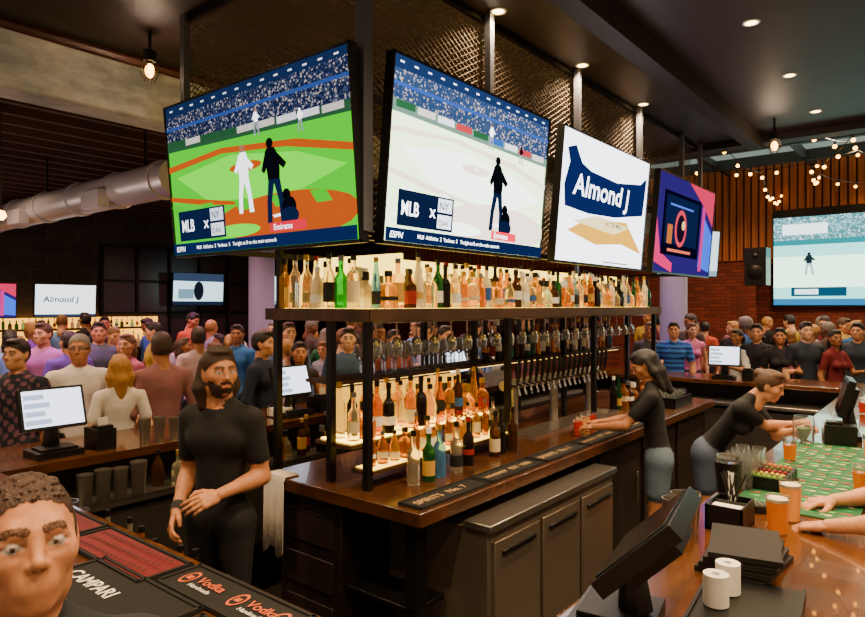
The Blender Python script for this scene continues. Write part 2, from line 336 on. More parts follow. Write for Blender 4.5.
neon=[('rect',emat('#2a1a66',1.6),0,0,1,1),('poly',emat('#d01860',2.2),[(0,.1),(.3,0),(.3,.1),(.1,.2),(0,.6)]),('poly',emat('#c02048',2.2),[(.5,1),(1,1),(1,.6),(.8,.8)]),('rect',emat('#0c0c30',.5),.1,.18,.74,.84),('rect',emat('#1a2a5a',.7),.14,.3,.7,.8),('ell',emat('#e04050',1.6),.4,.48,.10,.2),('ell',emat('#2a1838',.6),.4,.48,.07,.15),('poly',emat('#3060e0',2),[(.76,.1),(1,.05),(1,.5),(.8,.7)]),('rect',emat('#c03080',1.8),.77,.05,.83,.8),('rect',emat('#5080ff',1.4),.2,.70,.6,.72),('rect',emat('#f07050',1.6),.2,.22,.6,.25),('ell',emat('#ffd080',1.8),.44,.52,.03,.05),('rect',emat('#d07030',1.4),.18,.3,.26,.5)]
tv('television',(7.55,2.44,2.335),1.95,1.06,0,5,neon)
blank=[('rect',emat('#d8ecf0',2.2),0,0,1,1),('rect',emat('#9ab8c8',1.4),0,0,1,.12)]
tv('television',(9.5,3.0,2.4),1.2,.68,-25,5,blank)
wbase=[('rect',emat('#eef4fa',2.6),0,0,1,1),('text',NV,'Almond J',.12,.4,.24,.1,1.1,1),('rect',emat('#405070',.8),0,0,1,.08)]
tv('television',(5.45,13.78,1.75),1.15,.66,0,3,wbase)
tv('television',(4.0,13.78,1.75),1.15,.66,0,3,neon)
bb=[('rect',emat('#c8e8f4',2.2),0,0,1,1),('rect',emat('#3a4a68',1),0,.75,1,1),('rect',emat('#20304a',.8),0,0,1,.12),('ell',emat('#202838',.6),.5,.45,.1,.3),('rect',emat('#80a8c0',1.2),.1,.2,.4,.5)]
tv('television',(8.3,13.7,1.98),1.3,.76,0,3,bb,.25)
tv('television',(10.5,13.7,2.0),1.1,.75,0,3,blank,.25)
prj=[('rect',emat('#8ee8e4',2.8),0,0,1,1),('rect',noise_screen('screen_crowd','#4a8088','#d8f0f4','#7abac0',40,2.2),0,.74,1,1),('rect',emat('#1a98a0',1.5),.0,.68,1,.74),('rect',emat('#e8f8f8',3),.05,.80,.3,.92),
   ('rect',emat('#c8fbd8',4.0),0,.2,1,.55),('rect',emat('#1f5f80',1),.1,.1,.4,.2),('rect',emat('#d8f0f8',2.8),.12,.12,.25,.18),('rect',emat('#2a86c0',1.4),0,0,1,.07)]
prj+=man(.56,.28,.34,emat('#28404a',.8),emat('#3a505a',.8))+man(.2,.34,.26,emat('#28404a',.8),emat('#c8dce0',1.6))
m=MB(); m.box((-1.62,0,-.04),(1.62,.05,1.84),BLACK); m.box((-1.62,0,1.84),(1.62,.05,1.95),BLACK); m2=MB(); art(m2,3.2,1.78,prj,-.001,-.0015); m.merge(m2)
m.build('projection_screen',(14.88,1.35,2.0),(0,0,math.radians(-90)),weld=False,smooth=False)
# ---------------- bottles ----------------
def bm_(name,c,t=.55,r=.1): return mat('bottle_'+name,c,r,trans=t,ior=1.3)
BG=[bm_('clear','#fff4d0',.9),bm_('amber','#d88818',.8),bm_('whisky','#f0b038',.8),bm_('green','#20c030',.75),bm_('darkgreen','#1c5a2c',.6),bm_('red','#a82010',.6),bm_('brown','#4a2c10',.5),bm_('blue','#70b8f0',.8),bm_('cream','#ecdcb0',.15),bm_('dark','#1a1412',.2)]
LB=[mat('label_%d'%i,c,.6) for i,c in enumerate(['#d0c098','#e8e8e0','#c09438','#141416','#8a1c14','#b87030','#2a5a98'])]
CP=[mat('cap_%d'%i,c,.4,mt) for i,(c,mt) in enumerate([('#0c0c0c',0),('#c8a040',.8),('#901818',0),('#e8e8e8',0),('#8a8a8a',.8)])]
def bottle(m,p,kind=None,g=None,l=None,c=None,sc=1,n=12):
    kind=R.randrange(8) if kind is None else kind
    g=g or R.choice(BG); l=l or (g if R.random()<.35 else R.choices(LB,[4,2.5,2,3,.8,.8,.8])[0]); c=c or R.choices(CP,[6,2,.5,1.5,1])[0]
    K=[(.037,.30,.17,.21,.014,.27),(.042,.27,.15,.19,.015,.235),(.034,.32,.19,.235,.013,.285),(.048,.24,.13,.165,.017,.205),(.038,.31,.2,.225,.015,.28),(.044,.25,.12,.2,.014,.22),(.03,.33,.14,.27,.013,.30),(.05,.22,.10,.15,.02,.17)]
    r,H,h1,h2,rn,h3=[a*sc for a in K[kind]]; lo=R.choice([.2,.3,.4]); hi=R.choice([.6,.7,.8])
    pr=[(0,0,g),(r,.002,g),(r,h1*lo,l),(r*1.01,h1*lo,l),(r*1.01,h1*hi,g),(r,h1*hi,g),(r,h1,g),(r*.8,(h1*.6+h2*.4),g),(rn,h2,g),(rn,h3,c),(rn*1.2,h3,c),(rn*1.15,H,c),(0,H,c)]
    m.lathe(pr,p,n,sq=.7 if kind in (3,1,7) and R.random()<.6 else 0)
m=MB(); C0,AM,WH,GR,DG,RD,BRN,BLU,CRM,DK=BG
for row,v in ((0,2.5),(1,2.62),(2,2.74)):
    u=2.6+row*.04
    while u<6.72:
        if row==2 and 2.76<u<2.87: u+=.1; continue
        g=R.choices(BG,[9,2,3,.5,1.4,.3,1,1,2.5,1.6])[0]
        bottle(m,(u,v+R.uniform(-.01,.01),1.979),g=g,sc=R.uniform(.86,1.02)); u+=R.uniform(.086,.098)
for row,uu in ((0,2.52),(1,2.64)):
    v=2.6+row*.05
    while v<3.22:
        g=R.choices(BG,[6,1,4,0,.5,.3,.3,.3,2,1])[0]
        if row==0 and abs(v-2.7)<.06: g=GR
        bottle(m,(uu,v,1.979),kind=0 if g is GR else None,g=g,l=g if g is GR else None,sc=R.uniform(.95,1.08)); v+=.1
m.build('liquor_bottle_row')
m=MB()
for v,z,w in ((2.66,1.231,1),(2.78,1.231,1),(2.52,1.107,.8)):
    u=2.58
    while u<3.88:
        bottle(m,(u,v,z),g=R.choices([AM,WH,BRN,RD,C0,CRM,DK],[5,6,1.5,.3,2,.5,1.4])[0],sc=R.uniform(.85,1.05)*w); u+=R.uniform(.09,.11)
for (u,v,g) in ((2.75,2.36,C0),(2.86,2.34,DG),(2.97,2.35,BLU),(3.12,2.34,C0),(3.3,2.38,DK),(3.6,2.38,BRN),(3.7,2.4,DK),(3.82,2.38,BRN)): bottle(m,(u,v,1.0),0,g)
u=4.25
while u<6.6: bottle(m,(u,2.9,1.551),2,R.choice([BRN,DG,BRN,AM,C0,DK]),sc=1.0); u+=.09
u=5.9
while u<6.9: bottle(m,(u,2.55,1.0),None,R.choice([AM,BRN,DG,DK]),sc=1.0); u+=.12
m.build('whisky_bottle_display')
def wineglass(m,p,inv=False):
    pr=[(0,0,GLASS),(.034,.002,GLASS),(.005,.01,GLASS),(.005,.09,GLASS),(.03,.115,GLASS),(.04,.15,GLASS),(.034,.2,GLASS),(.031,.2,GLASS),(.037,.15,GLASS),(.0,.1,GLASS)]
    if inv: pr=[(r,-z,g) for r,z,g in pr]
    m.lathe(pr,p,10)
def tumbler(m,p,h=.12,r=.037,n=12):
    gm=GLASS
    m.lathe([(0,0,gm),(r*.8,0,gm),(r,h,gm),(r-.003,h,gm),(r*.8-.004,.008,gm),(0,.008,gm)],p,n)
def drink(m,p,h,r,liq,l,foam=None,n=16):
    rl=r*(.78+.22*l)
    m.lathe([(0,0,GLASS),(r*.78,0,GLASS),(r*.78,.006,liq),(rl,h*l,liq),(0 if not foam else rl,h*l,foam or liq),(rl,h*l+(.012 if foam else 0),foam or liq),(0,h*l+(.012 if foam else 0),liq)],p,n)
    m.lathe([(rl,h*l,GLASS),(r,h,GLASS),(r-.003,h,GLASS),(rl-.003,h*l+.012,GLASS)],p,n)
def shaker(m,p,k=1,h=.18): 
    m.lathe([(0,0,STEEL),(.032*k,0,STEEL),(.045*k,h*k,STEEL),(.046*k,h*k,STEEL),(.042*k,h*k,STEEL),(.03*k,.01,STEEL)],p,14)
m=MB()
for i in range(12):
    for j in range(2): wineglass(m,(2.95+i*.1,2.86+j*.12,1.551))
for i in range(22): wineglass(m,(2.72+i*.18,2.62,1.9),True)
for v in (2.55,2.68): m.tube([(2.55,v,1.9),(6.7,v,1.9)],.006,STEEL,6)
m.build('stemware')
m=MB(); m.tube([(4.2,2.7,1.38),(5.85,2.7,1.38)],.04,STEEL,14)
for u in (4.35,5.0,5.7): m.tube([(u,2.7,1.0),(u,2.7,1.38)],.035,STEEL,12)
for i in range(18):
    u=4.25+i*.092; m.tube([(u,2.67,1.38),(u,2.6,1.37),(u,2.58,1.31)],.011,CHROME,8); m.tube([(u,2.61,1.39),(u,2.6,1.43),(u,2.59,1.50),(u,2.585,1.58)],[.009,.013,.02,.014],BLACK,8)
m.box((4.25,2.45,1.0),(5.8,2.68,1.02),STEEL)
m.build('beer_tap_tower')
def bar_mat(loc,L,W,yaw,texts,tc,base=RUB,extra=(),hmax=.4):
    m=MB(); m.box((-L/2,-W/2,0),(L/2,W/2,.008),base)
    for a in (-1,1): m.box((-L/2,a*(W/2-.008)-.006,.008),(L/2,a*(W/2-.008)+.006,.013),base); m.box((a*(L/2-.008)-.006,-W/2,.008),(a*(L/2-.008)+.006,W/2,.013),base)
    sh=list(extra); slot=.92/max(len(texts),1)
    for i,t in enumerate(texts):
        Lr=text_geo(t,.018)[2]; hh=min(hmax,slot*.86*L*.96/(Lr*W*.9)); sh.append(('text',tc[i%len(tc)],t,.05+i*slot,.5-hh/2,hh,0,1,1))
    m2=MB(); art(m2,L*.96,W*.9,sh,.009,.0003,True); m.merge(m2)
    return m.build('bar_mat',loc,(0,0,math.radians(yaw)),weld=False,smooth=False)
INK=mat('mat_ink_white','#f0ece8',.7); INKO=mat('mat_ink_orange','#c85a28',.7); INKR=mat('mat_ink_red','#6c141c',.7); INKC=mat('mat_ink_cream','#b89868',.7)
for i in range(5): bar_mat((2.72+i*.62,2.1,1.001),.6,.16,0,['WHISKEY','EST 1880'] if i%2 else ['SPIRITS','No. 7'],[INKC],hmax=.35)
bar_mat((.93,2.03,1.101),.62,.26,-90,['CAMPARI'],[INK],hmax=.22)
for v in (1.1,1.72): 
    ex=[]
    for x in (.1,.56,.9): ex+=[('ell',INKO,x,.52,.045,.27),('ell',RUB,x,.52,.034,.2),('rect',INKO,x-.02,.45,x+.02,.59)]
    m=bar_mat((1.15,v,1.101),.6,.17,-90,[],[INKO],extra=ex+[('text',INKO,'Vodka',.18,.44,.25,0,1,1),('text',INK,'Handmade',.19,.24,.12),('text',INKO,'Vodka',.64,.44,.25,0,1,1),('text',INK,'Handmade',.65,.24,.12)])
red=[('rect',INKR,.02,.06,.98,.94)]
for i in range(16):
    for j in range(3): red.append(('poly',mat('mat_dark','#1a1013',.7),[(.04+i*.058,.12+j*.27),(.06+i*.058,.22+j*.27),(.085+i*.058,.12+j*.27),(.06+i*.058,.30+j*.27)]))
bar_mat((1.12,2.34,1.101),.6,.2,-90,[],[INK],extra=red)
bar_mat((1.12,2.96,1.101),.6,.2,-90,[],[INK],extra=red)
bar_mat((.93,1.38,1.101),.62,.22,-90,['BOURBON'],[INKC],hmax=.25)
GM=mat('placemat_green','#085c32',.6)
gl=[]
for i in range(26):
    for j in range(7):
        c=mat('placemat_ink_%d'%((i*3+j)%4),['#6ab860','#d0c090','#0c8a4a','#b04028'][(i*3+j)%4],.6); x=.02+i*.037+R.uniform(-.01,.01); y=.03+j*.135+R.uniform(-.02,.02)
        gl+= [('ell',c,x,y+.04,.007,.035),('rect',c,x-.0025,y+.06,x+.0025,y+.11)]
m=MB(); m.box((-.85,-.24,0),(.85,.24,.004),GM); m2=MB(); art(m2,1.66,.46,gl,.005,.00002,True); m.merge(m2)
m.build('printed_placemat',(4.0,.56,1.101),weld=False,smooth=False)
def pos(u,v,z,yaw,on=True,tilt=-18,printer=True,big=1):
    m=MB(); T=Matrix.Translation((0,0,.16))@Matrix.Rotation(math.radians(tilt),4,'X')@Matrix.Scale(big,4)
    m.box((-.13,-.1,0),(.13,.12,.04),BLACK); m.box((-.1,-.08,.04),(.1,.08,.055),DSTEEL)
    m.tube([(0,.06,.05),(0,.05,.2)],[.05,.03],BLACK,10)
    m.box((-.18,-.02,0),(.18,.025,.25),BLACK,T); m.box((-.1,.025,.05),(.1,.06,.2),BLACK,T)
    s=emat('#e8f0ff',3.0) if on else mat('screen_off','#111418',.15)
    m.box((-.165,-.024,.015),(.165,-.02,.235),s,T)
    if on:
        for i in range(4): m.box((-.16,-.026,.03+i*.05),(-.05 if i%2 else -.02,-.0245,.06+i*.05),emat('#b8c8e0',1.8),T)
    if printer: m.box((.2,-.1,0),(.32,.08,.13),BLACK); m.box((.215,-.09,.13),(.305,0,.15),DSTEEL); m.box((.23,-.05,.15),(.29,-.047,.2),WHITE)
    return m.build('point_of_sale_terminal',(u,v,z),(0,0,math.radians(yaw)),bevel=.004)
pos(1.6,4.2,1.1,0); pos(3.4,4.2,1.1,0); pos(5.64,4.2,1.1,0); pos(8.35,2.2,1.1,-80); 
pos(1.76,.76,1.1,190,False,-46,False,1.08)
pos(5.15,.62,1.101,190,False,-15)
def station(pts):
    m=MB()
    for (u,v,z,k) in pts: shaker(m,(u,v,z),k)
    return m.build('cocktail_shakers')
station([(1.62,3.84,.86,1),(1.72,3.84,.86,1.05),(1.82,3.84,.86,1),(1.93,3.84,.86,1.1)])
station([(2.1,4.1,1.1,.9),(2.2,4.1,1.1,.9),(2.3,4.1,1.1,.8),(2.4,4.12,1.1,.8)])
station([(2.45,.82,1.1,1),(2.54,.82,1.1,1),(2.63,.82,1.1,.9)])
station([(1.32,3.45,.86,1),(1.32,3.32,.86,1.1),(1.32,3.2,.86,1)])
m=MB()
for i in range(22):
    bottle(m,(2.1+i*.1,3.86 if i%2 else 3.93,.861),g=R.choice([C0,AM,BRN,DG,DK]),sc=.9)
m.build('speed_rail_bottles')
m=MB()
for i in range(10): bottle(m,(1.32,2.0+i*.1,.861),g=R.choice([C0,AM,BRN,DG]),sc=.75,c=CP[0])
m.build('speed_rail_bottles')
m=MB()
for i in range(10): tumbler(m,(2.55+.09*(i%5),4.08+.09*(i//5),1.101),.13)
for i in range(12): tumbler(m,(4.0+.09*(i%6),4.1+.09*(i//6),1.101),.1)
for i in range(10): tumbler(m,(6.1+.09*(i%5),4.1+.09*(i//5),1.101),.13)
m.build('drinking_glasses')
m=MB()
for i in range(8): 
    for k in range(2): tumbler(m,(3.42+.09*(i%4),.86+.08*(i//4)-.06,1.101+k*.06),.1,.034)
m.build('stacked_glasses')
BEER=mat('beer','#c86a00',.12,em=.1,emcol='#e87000'); BEER2=mat('pale_cocktail','#d89240',.15,em=.08,emcol='#f08a30'); FOAM=mat('beer_foam','#f0e2c0',.8); REDD=mat('red_cocktail','#a82410',.15,em=.1,emcol='#d03010')  # slight emission put into the liquids so they look lit
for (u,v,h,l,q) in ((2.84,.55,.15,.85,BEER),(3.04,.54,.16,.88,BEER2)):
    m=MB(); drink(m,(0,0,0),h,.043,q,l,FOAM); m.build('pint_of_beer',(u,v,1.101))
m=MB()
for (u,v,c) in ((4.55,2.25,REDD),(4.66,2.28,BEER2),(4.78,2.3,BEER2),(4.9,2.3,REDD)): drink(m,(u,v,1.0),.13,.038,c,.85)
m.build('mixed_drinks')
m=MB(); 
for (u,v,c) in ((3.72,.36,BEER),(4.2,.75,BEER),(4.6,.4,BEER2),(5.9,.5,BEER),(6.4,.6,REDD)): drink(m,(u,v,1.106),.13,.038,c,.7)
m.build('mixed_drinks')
m=MB(); m.box((6.3,2.1,1.0),(6.8,2.45,1.03),BLACK)
for a,b,c,d in ((6.3,2.1,6.8,2.11),(6.3,2.44,6.8,2.45),(6.3,2.1,6.31,2.45),(6.79,2.1,6.8,2.45)): m.box((a,b,1.03),(c,d,1.1),BLACK)
for i in range(5):
    for j in range(3): tumbler(m,(6.36+i*.09,2.17+j*.1,1.031),.12)
m.build('glass_rack')
m=MB(); m.lathe([(0,0,GLASS),(.06,0,GLASS),(.065,.14,GLASS),(.055,.17,GLASS),(.052,.17,GLASS),(.06,.14,GLASS),(.055,.006,GLASS),(0,.006,GLASS)],(0,0,0),16)
for i in range(6): T=Matrix.Rotation(i*1.1,4,'Z')@Matrix.Rotation(.4,4,'X'); m.box((-.02,-.002,.01),(.02,.002,.1),mat('banknote','#7a9a70',.8),T)
m.build('tip_jar',(4.82,.78,1.106))
m=MB(); m.box((-.04,-.08,0),(.04,.08,.03),BLACK); m.box((-.032,0,.03),(.032,.07,.033),mat('lcd_grey','#8a98a0',.3))
for i in range(3):
    for j in range(3): m.box((-.028+i*.02,-.065+j*.02,.03),(-.014+i*.02,-.052+j*.02,.034),STEEL)
m.build('card_reader',(3.08,.70,1.101),(0,0,.5))
for (u,v) in ((6.9,.6),(3.3,4.25)):
    m=MB(); m.box((-.08,-.08,0),(.08,.08,.01),BLACK); m.box((-.07,-.07,.01),(.07,.07,.07),WHITE); 
    for a in (-1,1): m.tube([(a*.075,-.05,.005),(a*.075,-.05,.09)],.004,CHROME,6); m.tube([(a*.075,.05,.005),(a*.075,.05,.09)],.004,CHROME,6)
    m.build('napkin_holder',(u,v,1.101))
m=MB(); m.box((-.16,-.09,0),(.16,.09,.01),BLACK)
for i in range(5):
    m.box((-.155+i*.063,-.085,.01),(-.10+i*.063,.085,.06),BLACK); c=[mat('lime','#6a9a30',.5),mat('lemon','#c8a828',.5),mat('cherry','#801018',.3),mat('olive','#4a5620',.4),mat('orange','#c06818',.5)][i]
    for k in range(6): m.ball((-.128+i*.063+R.uniform(-.01,.01),-.06+k*.024,.06),.012,c,7,5)
m.build('garnish_tray',(3.6,.72,1.106))
m=MB(); m.box((-.1,-.07,0),(.1,.07,.01),BLACK)
for a,b,c,d in ((-.1,-.07,.1,-.062),(-.1,.062,.1,.07),(-.1,-.07,-.092,.07),(.092,-.07,.1,.07),(-.004,-.07,.004,.07)): m.box((a,b,0),(c,d,.1),BLACK)
m.box((-.085,-.055,.01),(-.01,.055,.09),WHITE)
for i in range(14): m.tube([(.05+R.uniform(-.03,.03),R.uniform(-.04,.04),.02),(.05+R.uniform(-.04,.04),R.uniform(-.05,.05),.2)],.003,R.choice([BLACK,BLACK,LB[1]]),5)
m.build('bar_caddy',(2.82,.72,1.101))
m=MB(); m.lathe([(0,0,BLACK),(.045,0,BLACK),(.06,.17,BLACK),(.056,.17,BLACK),(.042,.01,BLACK)],(0,0,0),16); m.lathe([(0,.165,GLASS),(.05,.165,GLASS),(.05,.2,GLASS),(0,.2,GLASS)],(0,0,0),12); m.build('ice_bucket',(3.22,.83,1.101))
m=MB()
for i in range(4): T=Matrix.Rotation(math.radians(6*i-5),4,'Z'); m.box((-.16,-.11,i*.022),(.16,.11,i*.022+.018),mat('check_presenter','#14100d',.45),T)
m.build('check_presenter_stack',(2.42,.57,1.101))
for (u,v) in ((2.02,.555),(2.13,.55)):
    m=MB(); m.lathe([(.012,0,WHITE),(.036,0,WHITE),(.036,.09,WHITE),(.012,.09,WHITE),(.012,0,WHITE)],(0,0,0),18); m.build('receipt_paper_roll',(u,v,1.116))
m=MB(); m.box((-.22,-.14,0),(.22,.14,.012),BLACK); m.box((-.22,-.14,.012),(.22,-.13,.02),BLACK); m.box((-.22,.13,.012),(.22,.14,.02),BLACK); m.build('serving_tray',(2.05,.48,1.101),(0,0,.1))
m=MB(); TW=mat('towel_cloth','#d8cfc4',.95,bump=(60,.4)); n=10
vs=[];fs=[]
for i in range(n+1):
    for j,(du,dz) in enumerate([(.1,.003),(.0,.006),(-.012,-.02),(-.016,-.2),(-.02,-.42)]): vs.append((2.37+du+.012*math.sin(i*1.9)*(j>2),3.0+i*.018,1.0+dz-.03*math.sin(i*.8)*(j==4)))
for i in range(n):
    for j in range(4): fs.append((i*5+j,i*5+j+1,i*5+j+6,i*5+j+5))
m.add(vs,fs,TW); ob=m.build('bar_towel'); q=ob.modifiers.new('thick','SOLIDIFY'); q.thickness=.006
PL=((2.5,4.8),(8.1,1.6),(.7,4.8))  # last pendant is added out of view to brighten the concrete beam
for (u,v) in PL:
    m=MB(); m.tube([(0,0,.2),(0,0,.36)],.012,DSTEEL,8); m.lathe([(.0,.2,DSTEEL),(.05,.2,DSTEEL),(.045,.12,DSTEEL),(0.02,.12,DSTEEL)],(0,0,0),12); m.ball((0,0,.05),(.035,.035,.055),BULB)
    for i in range(8):
        a=i*math.pi/4; m.tube([(.05*math.cos(a),.05*math.sin(a),.12),(.07*math.cos(a),.07*math.sin(a),.04),(.03*math.cos(a),.03*math.sin(a),-.04)],.003,DSTEEL,4)
    m.build('caged_pendant_lamp',(u,v,3.74))
DL=[(u,v) for u in (1.1,2.5,3.9,5.24,6.66,8.08) for v in (-.2,1.19)]+[(u,2.55) for u in (3.9,5.24,6.66)]+[(u,3.9) for u in (1.1,3.9,6.66)]+[(-.3,1.2),(-.3,3.9),(1.1,-1.6),(3.9,-1.6),(-1.6,-.2)]
m=MB(); DLM=emat('#ffcf80',16)
for (u,v) in DL:
    m.lathe([(.045,-.003,DLM),(0,-.003,DLM)],(u,v,4.1),14); m.lathe([(.062,0,WHITE),(.062,-.006,WHITE),(.045,-.006,WHITE),(.045,0,WHITE)],(u,v,4.1),14)
m.build('recessed_downlights')
def light(kind,name,loc,e,col,size=.05,spot=None,blend=.7,rot=None):
    l=bpy.data.lights.new(name,kind); l.energy=e; l.color=col
    if kind=='SPOT': l.spot_size=math.radians(spot or 120); l.spot_blend=blend; l.shadow_soft_size=size
    elif kind=='POINT': l.shadow_soft_size=size
    o=bpy.data.objects.new(name,l); SC.collection.objects.link(o); o.location=loc
    if rot: o.rotation_euler=rot
    return o
WARM=(1,.68,.37)
for (u,v) in DL: light('SPOT','downlight_lamp',(u,v,4.08),235,WARM,.05,130,.9)
for (u,v) in PL: light('POINT','pendant_bulb_lamp',(u,v,3.79),70,(1,.74,.5),.04)
for i,(u,v) in enumerate([(1.5,6.8),(4.3,6.6),(7,6.8),(2.3,9),(5.5,9),(8.8,8.6),(4,11.5),(7.5,12),(10.8,7)]):
    light('SPOT','hall_downlight_lamp',(u,v,3.75),260,[(1,.64,.38),(1,.52,.45),(1,.58,.55)][i%3],.08,140,.8)
for (u,v) in ((2.2,7.0),(2.0,9.5)):  # bulbs added below the air duct to brighten it
    m=MB(); m.lathe([(0,0,BULB),(.02,.002,BULB),(.045,.04,BULB),(.03,.08,BULB),(.012,.09,DSTEEL),(.012,.12,DSTEEL)],(0,0,0),12); m.tube([(0,0,.12),(0,0,1.3)],.005,BLACK,5); m.build('added_duct_bulb',(u,v,2.8)); light('POINT','added_duct_bulb_lamp',(u+.0,v,2.72),22,(1,.72,.6),.05)
light('SPOT','magenta_stage_lamp',(5.0,9.5,3.8),300,(1,.15,.7),.08,80,.5); light('SPOT','magenta_stage_lamp',(2.6,7.6,3.8),240,(.8,.2,1),.08,70,.5); light('SPOT','magenta_stage_lamp',(8.6,12,3.8),350,(1,.1,.8),.08,80,.5); light('SPOT','violet_stage_lamp',(9.8,3.6,4.4),160,(.5,.3,1),.08,90,.5)
for (u,v) in ((10,1),(12,1),(14,.5),(10.5,4),(12.5,3.5)): light('SPOT','patio_fill_lamp',(u,v,4.6),320,(1,.64,.36),.08,150,.8)  # fill spots without fixtures, added to brighten the dark brick end wall
m=MB(); 
wires=[[(9.2,4.8,4.5),(10.6,3.2,4.15),(12,1.2,4.4),(14.7,-.5,4.2)],[(9.2,2.6,4.4),(10.8,2.3,4.0),(13,2.6,4.0),(14.8,2.8,4.3)],[(9.2,.8,4.3),(10.5,1.6,3.95),(12.5,1.8,4.2),(14.8,1.0,4.4)],[(9.2,1.6,4.3),(9.9,.8,4.1),(11,0.6,4.0),(12.5,0.4,4.4)]]
for w in wires:
    P=[Vector(p) for p in w]; pts=[]
    for i in range(len(P)-1):
        for k in range(8):
            t=k/8; q=P[i].lerp(P[i+1],t); q.z-=.22*4*t*(1-t)*.6; pts.append(q)
    pts.append(P[-1]); m.tube(pts,.006,BLACK,5)
    for q in pts[::2]: m.tube([q,q-Vector((0,0,.05))],.012,BLACK,6); m.ball(q-Vector((0,0,.07)),.026,BULB,8,5)
m.build('string_lights')
m=MB(); m.box((2.6,13.1,0),(7.4,13.9,1.1),DWOOD); m.box((2.5,13.0,1.1),(7.5,13.9,1.15),WOOD); m.box((2.6,13.6,1.5),(7.4,13.9,1.54),SHELF); m.box((2.6,13.86,1.15),(7.4,13.9,1.75),emat('#ffb030',3)); m.build('rear_bar_counter')
m=MB()
u=2.7
while u<7.3:
    bottle(m,(u,13.7,1.151),n=8); bottle(m,(u,13.75,1.541),n=8,sc=.7); u+=.11
m.build('rear_bar_bottles')
m=MB(); m.box((-.2,-.2,0),(.2,.2,.75),BLACK); m.lathe([(.15,0,DSTEEL),(.1,.02,DSTEEL),(.03,.03,DSTEEL),(0,.03,DSTEEL)],(0,-.2,.25),16,T=Matrix.Rotation(math.pi/2,4,'X')); m.lathe([(.06,0,DSTEEL),(0,.02,DSTEEL)],(0,-.2,.58),14,T=Matrix.Rotation(math.pi/2,4,'X')); m.box((-.03,.2,.3),(.03,.55,.4),DSTEEL)
m.build('wall_speaker',(14.38,3.15,2.4),(0,0,math.radians(-90)))
# ================= FIGURES =================
def cone(a,b,ra,rb,ax=None,s=1.0):
    a=np.array(a,float);b=np.array(b,float);ba=b-a;L=max(ba@ba,1e-9); axv=None if ax is None else np.array(ax,float)
    def f(x,y,z):
        px,py,pz=x-a[0],y-a[1],z-a[2]
        t=np.clip((px*ba[0]+py*ba[1]+pz*ba[2])/L,0,1); px=px-t*ba[0];py=py-t*ba[1];pz=pz-t*ba[2]
        if axv is not None:
            k=(px*axv[0]+py*axv[1]+pz*axv[2])*(1/s-1); px=px+k*axv[0];py=py+k*axv[1];pz=pz+k*axv[2]
        d=np.sqrt(px*px+py*py+pz*pz)-(ra+(rb-ra)*t)
        return d*(s**.5 if axv is not None else 1)
    r=max(ra,rb); return f,np.minimum(a,b)-r,np.maximum(a,b)+r
def ell(c,r,M=None):
    c=np.array(c,float); r=np.array(r,float) if not np.isscalar(r) else np.array([r]*3,float)
    M=np.eye(3) if M is None else np.array(M)
    def f(x,y,z):
        px,py,pz=x-c[0],y-c[1],z-c[2]
        q=[px*M[0,i]+py*M[1,i]+pz*M[2,i] for i in range(3)]
        k0=np.sqrt((q[0]/r[0])**2+(q[1]/r[1])**2+(q[2]/r[2])**2); k1=np.sqrt((q[0]/r[0]**2)**2+(q[1]/r[1]**2)**2+(q[2]/r[2]**2)**2)+1e-9
        return k0*(k0-1)/k1
    return f,c-r.max(),c+r.max()
def cut(p,n,d,jag=0):
    f,lo,hi=p; n=np.array(n,float); L=np.linalg.norm(n); n=n/L; d=d/L
    if jag: return (lambda x,y,z: np.maximum(f(x,y,z),-(x*n[0]+y*n[1]+z*n[2]-d+jag*(np.sin(310*x+1)+np.sin(173*x+90*y+2)+.7*np.sin(520*x+200*z))))),lo,hi
    return (lambda x,y,z: np.maximum(f(x,y,z),-(x*n[0]+y*n[1]+z*n[2]-d))),lo,hi
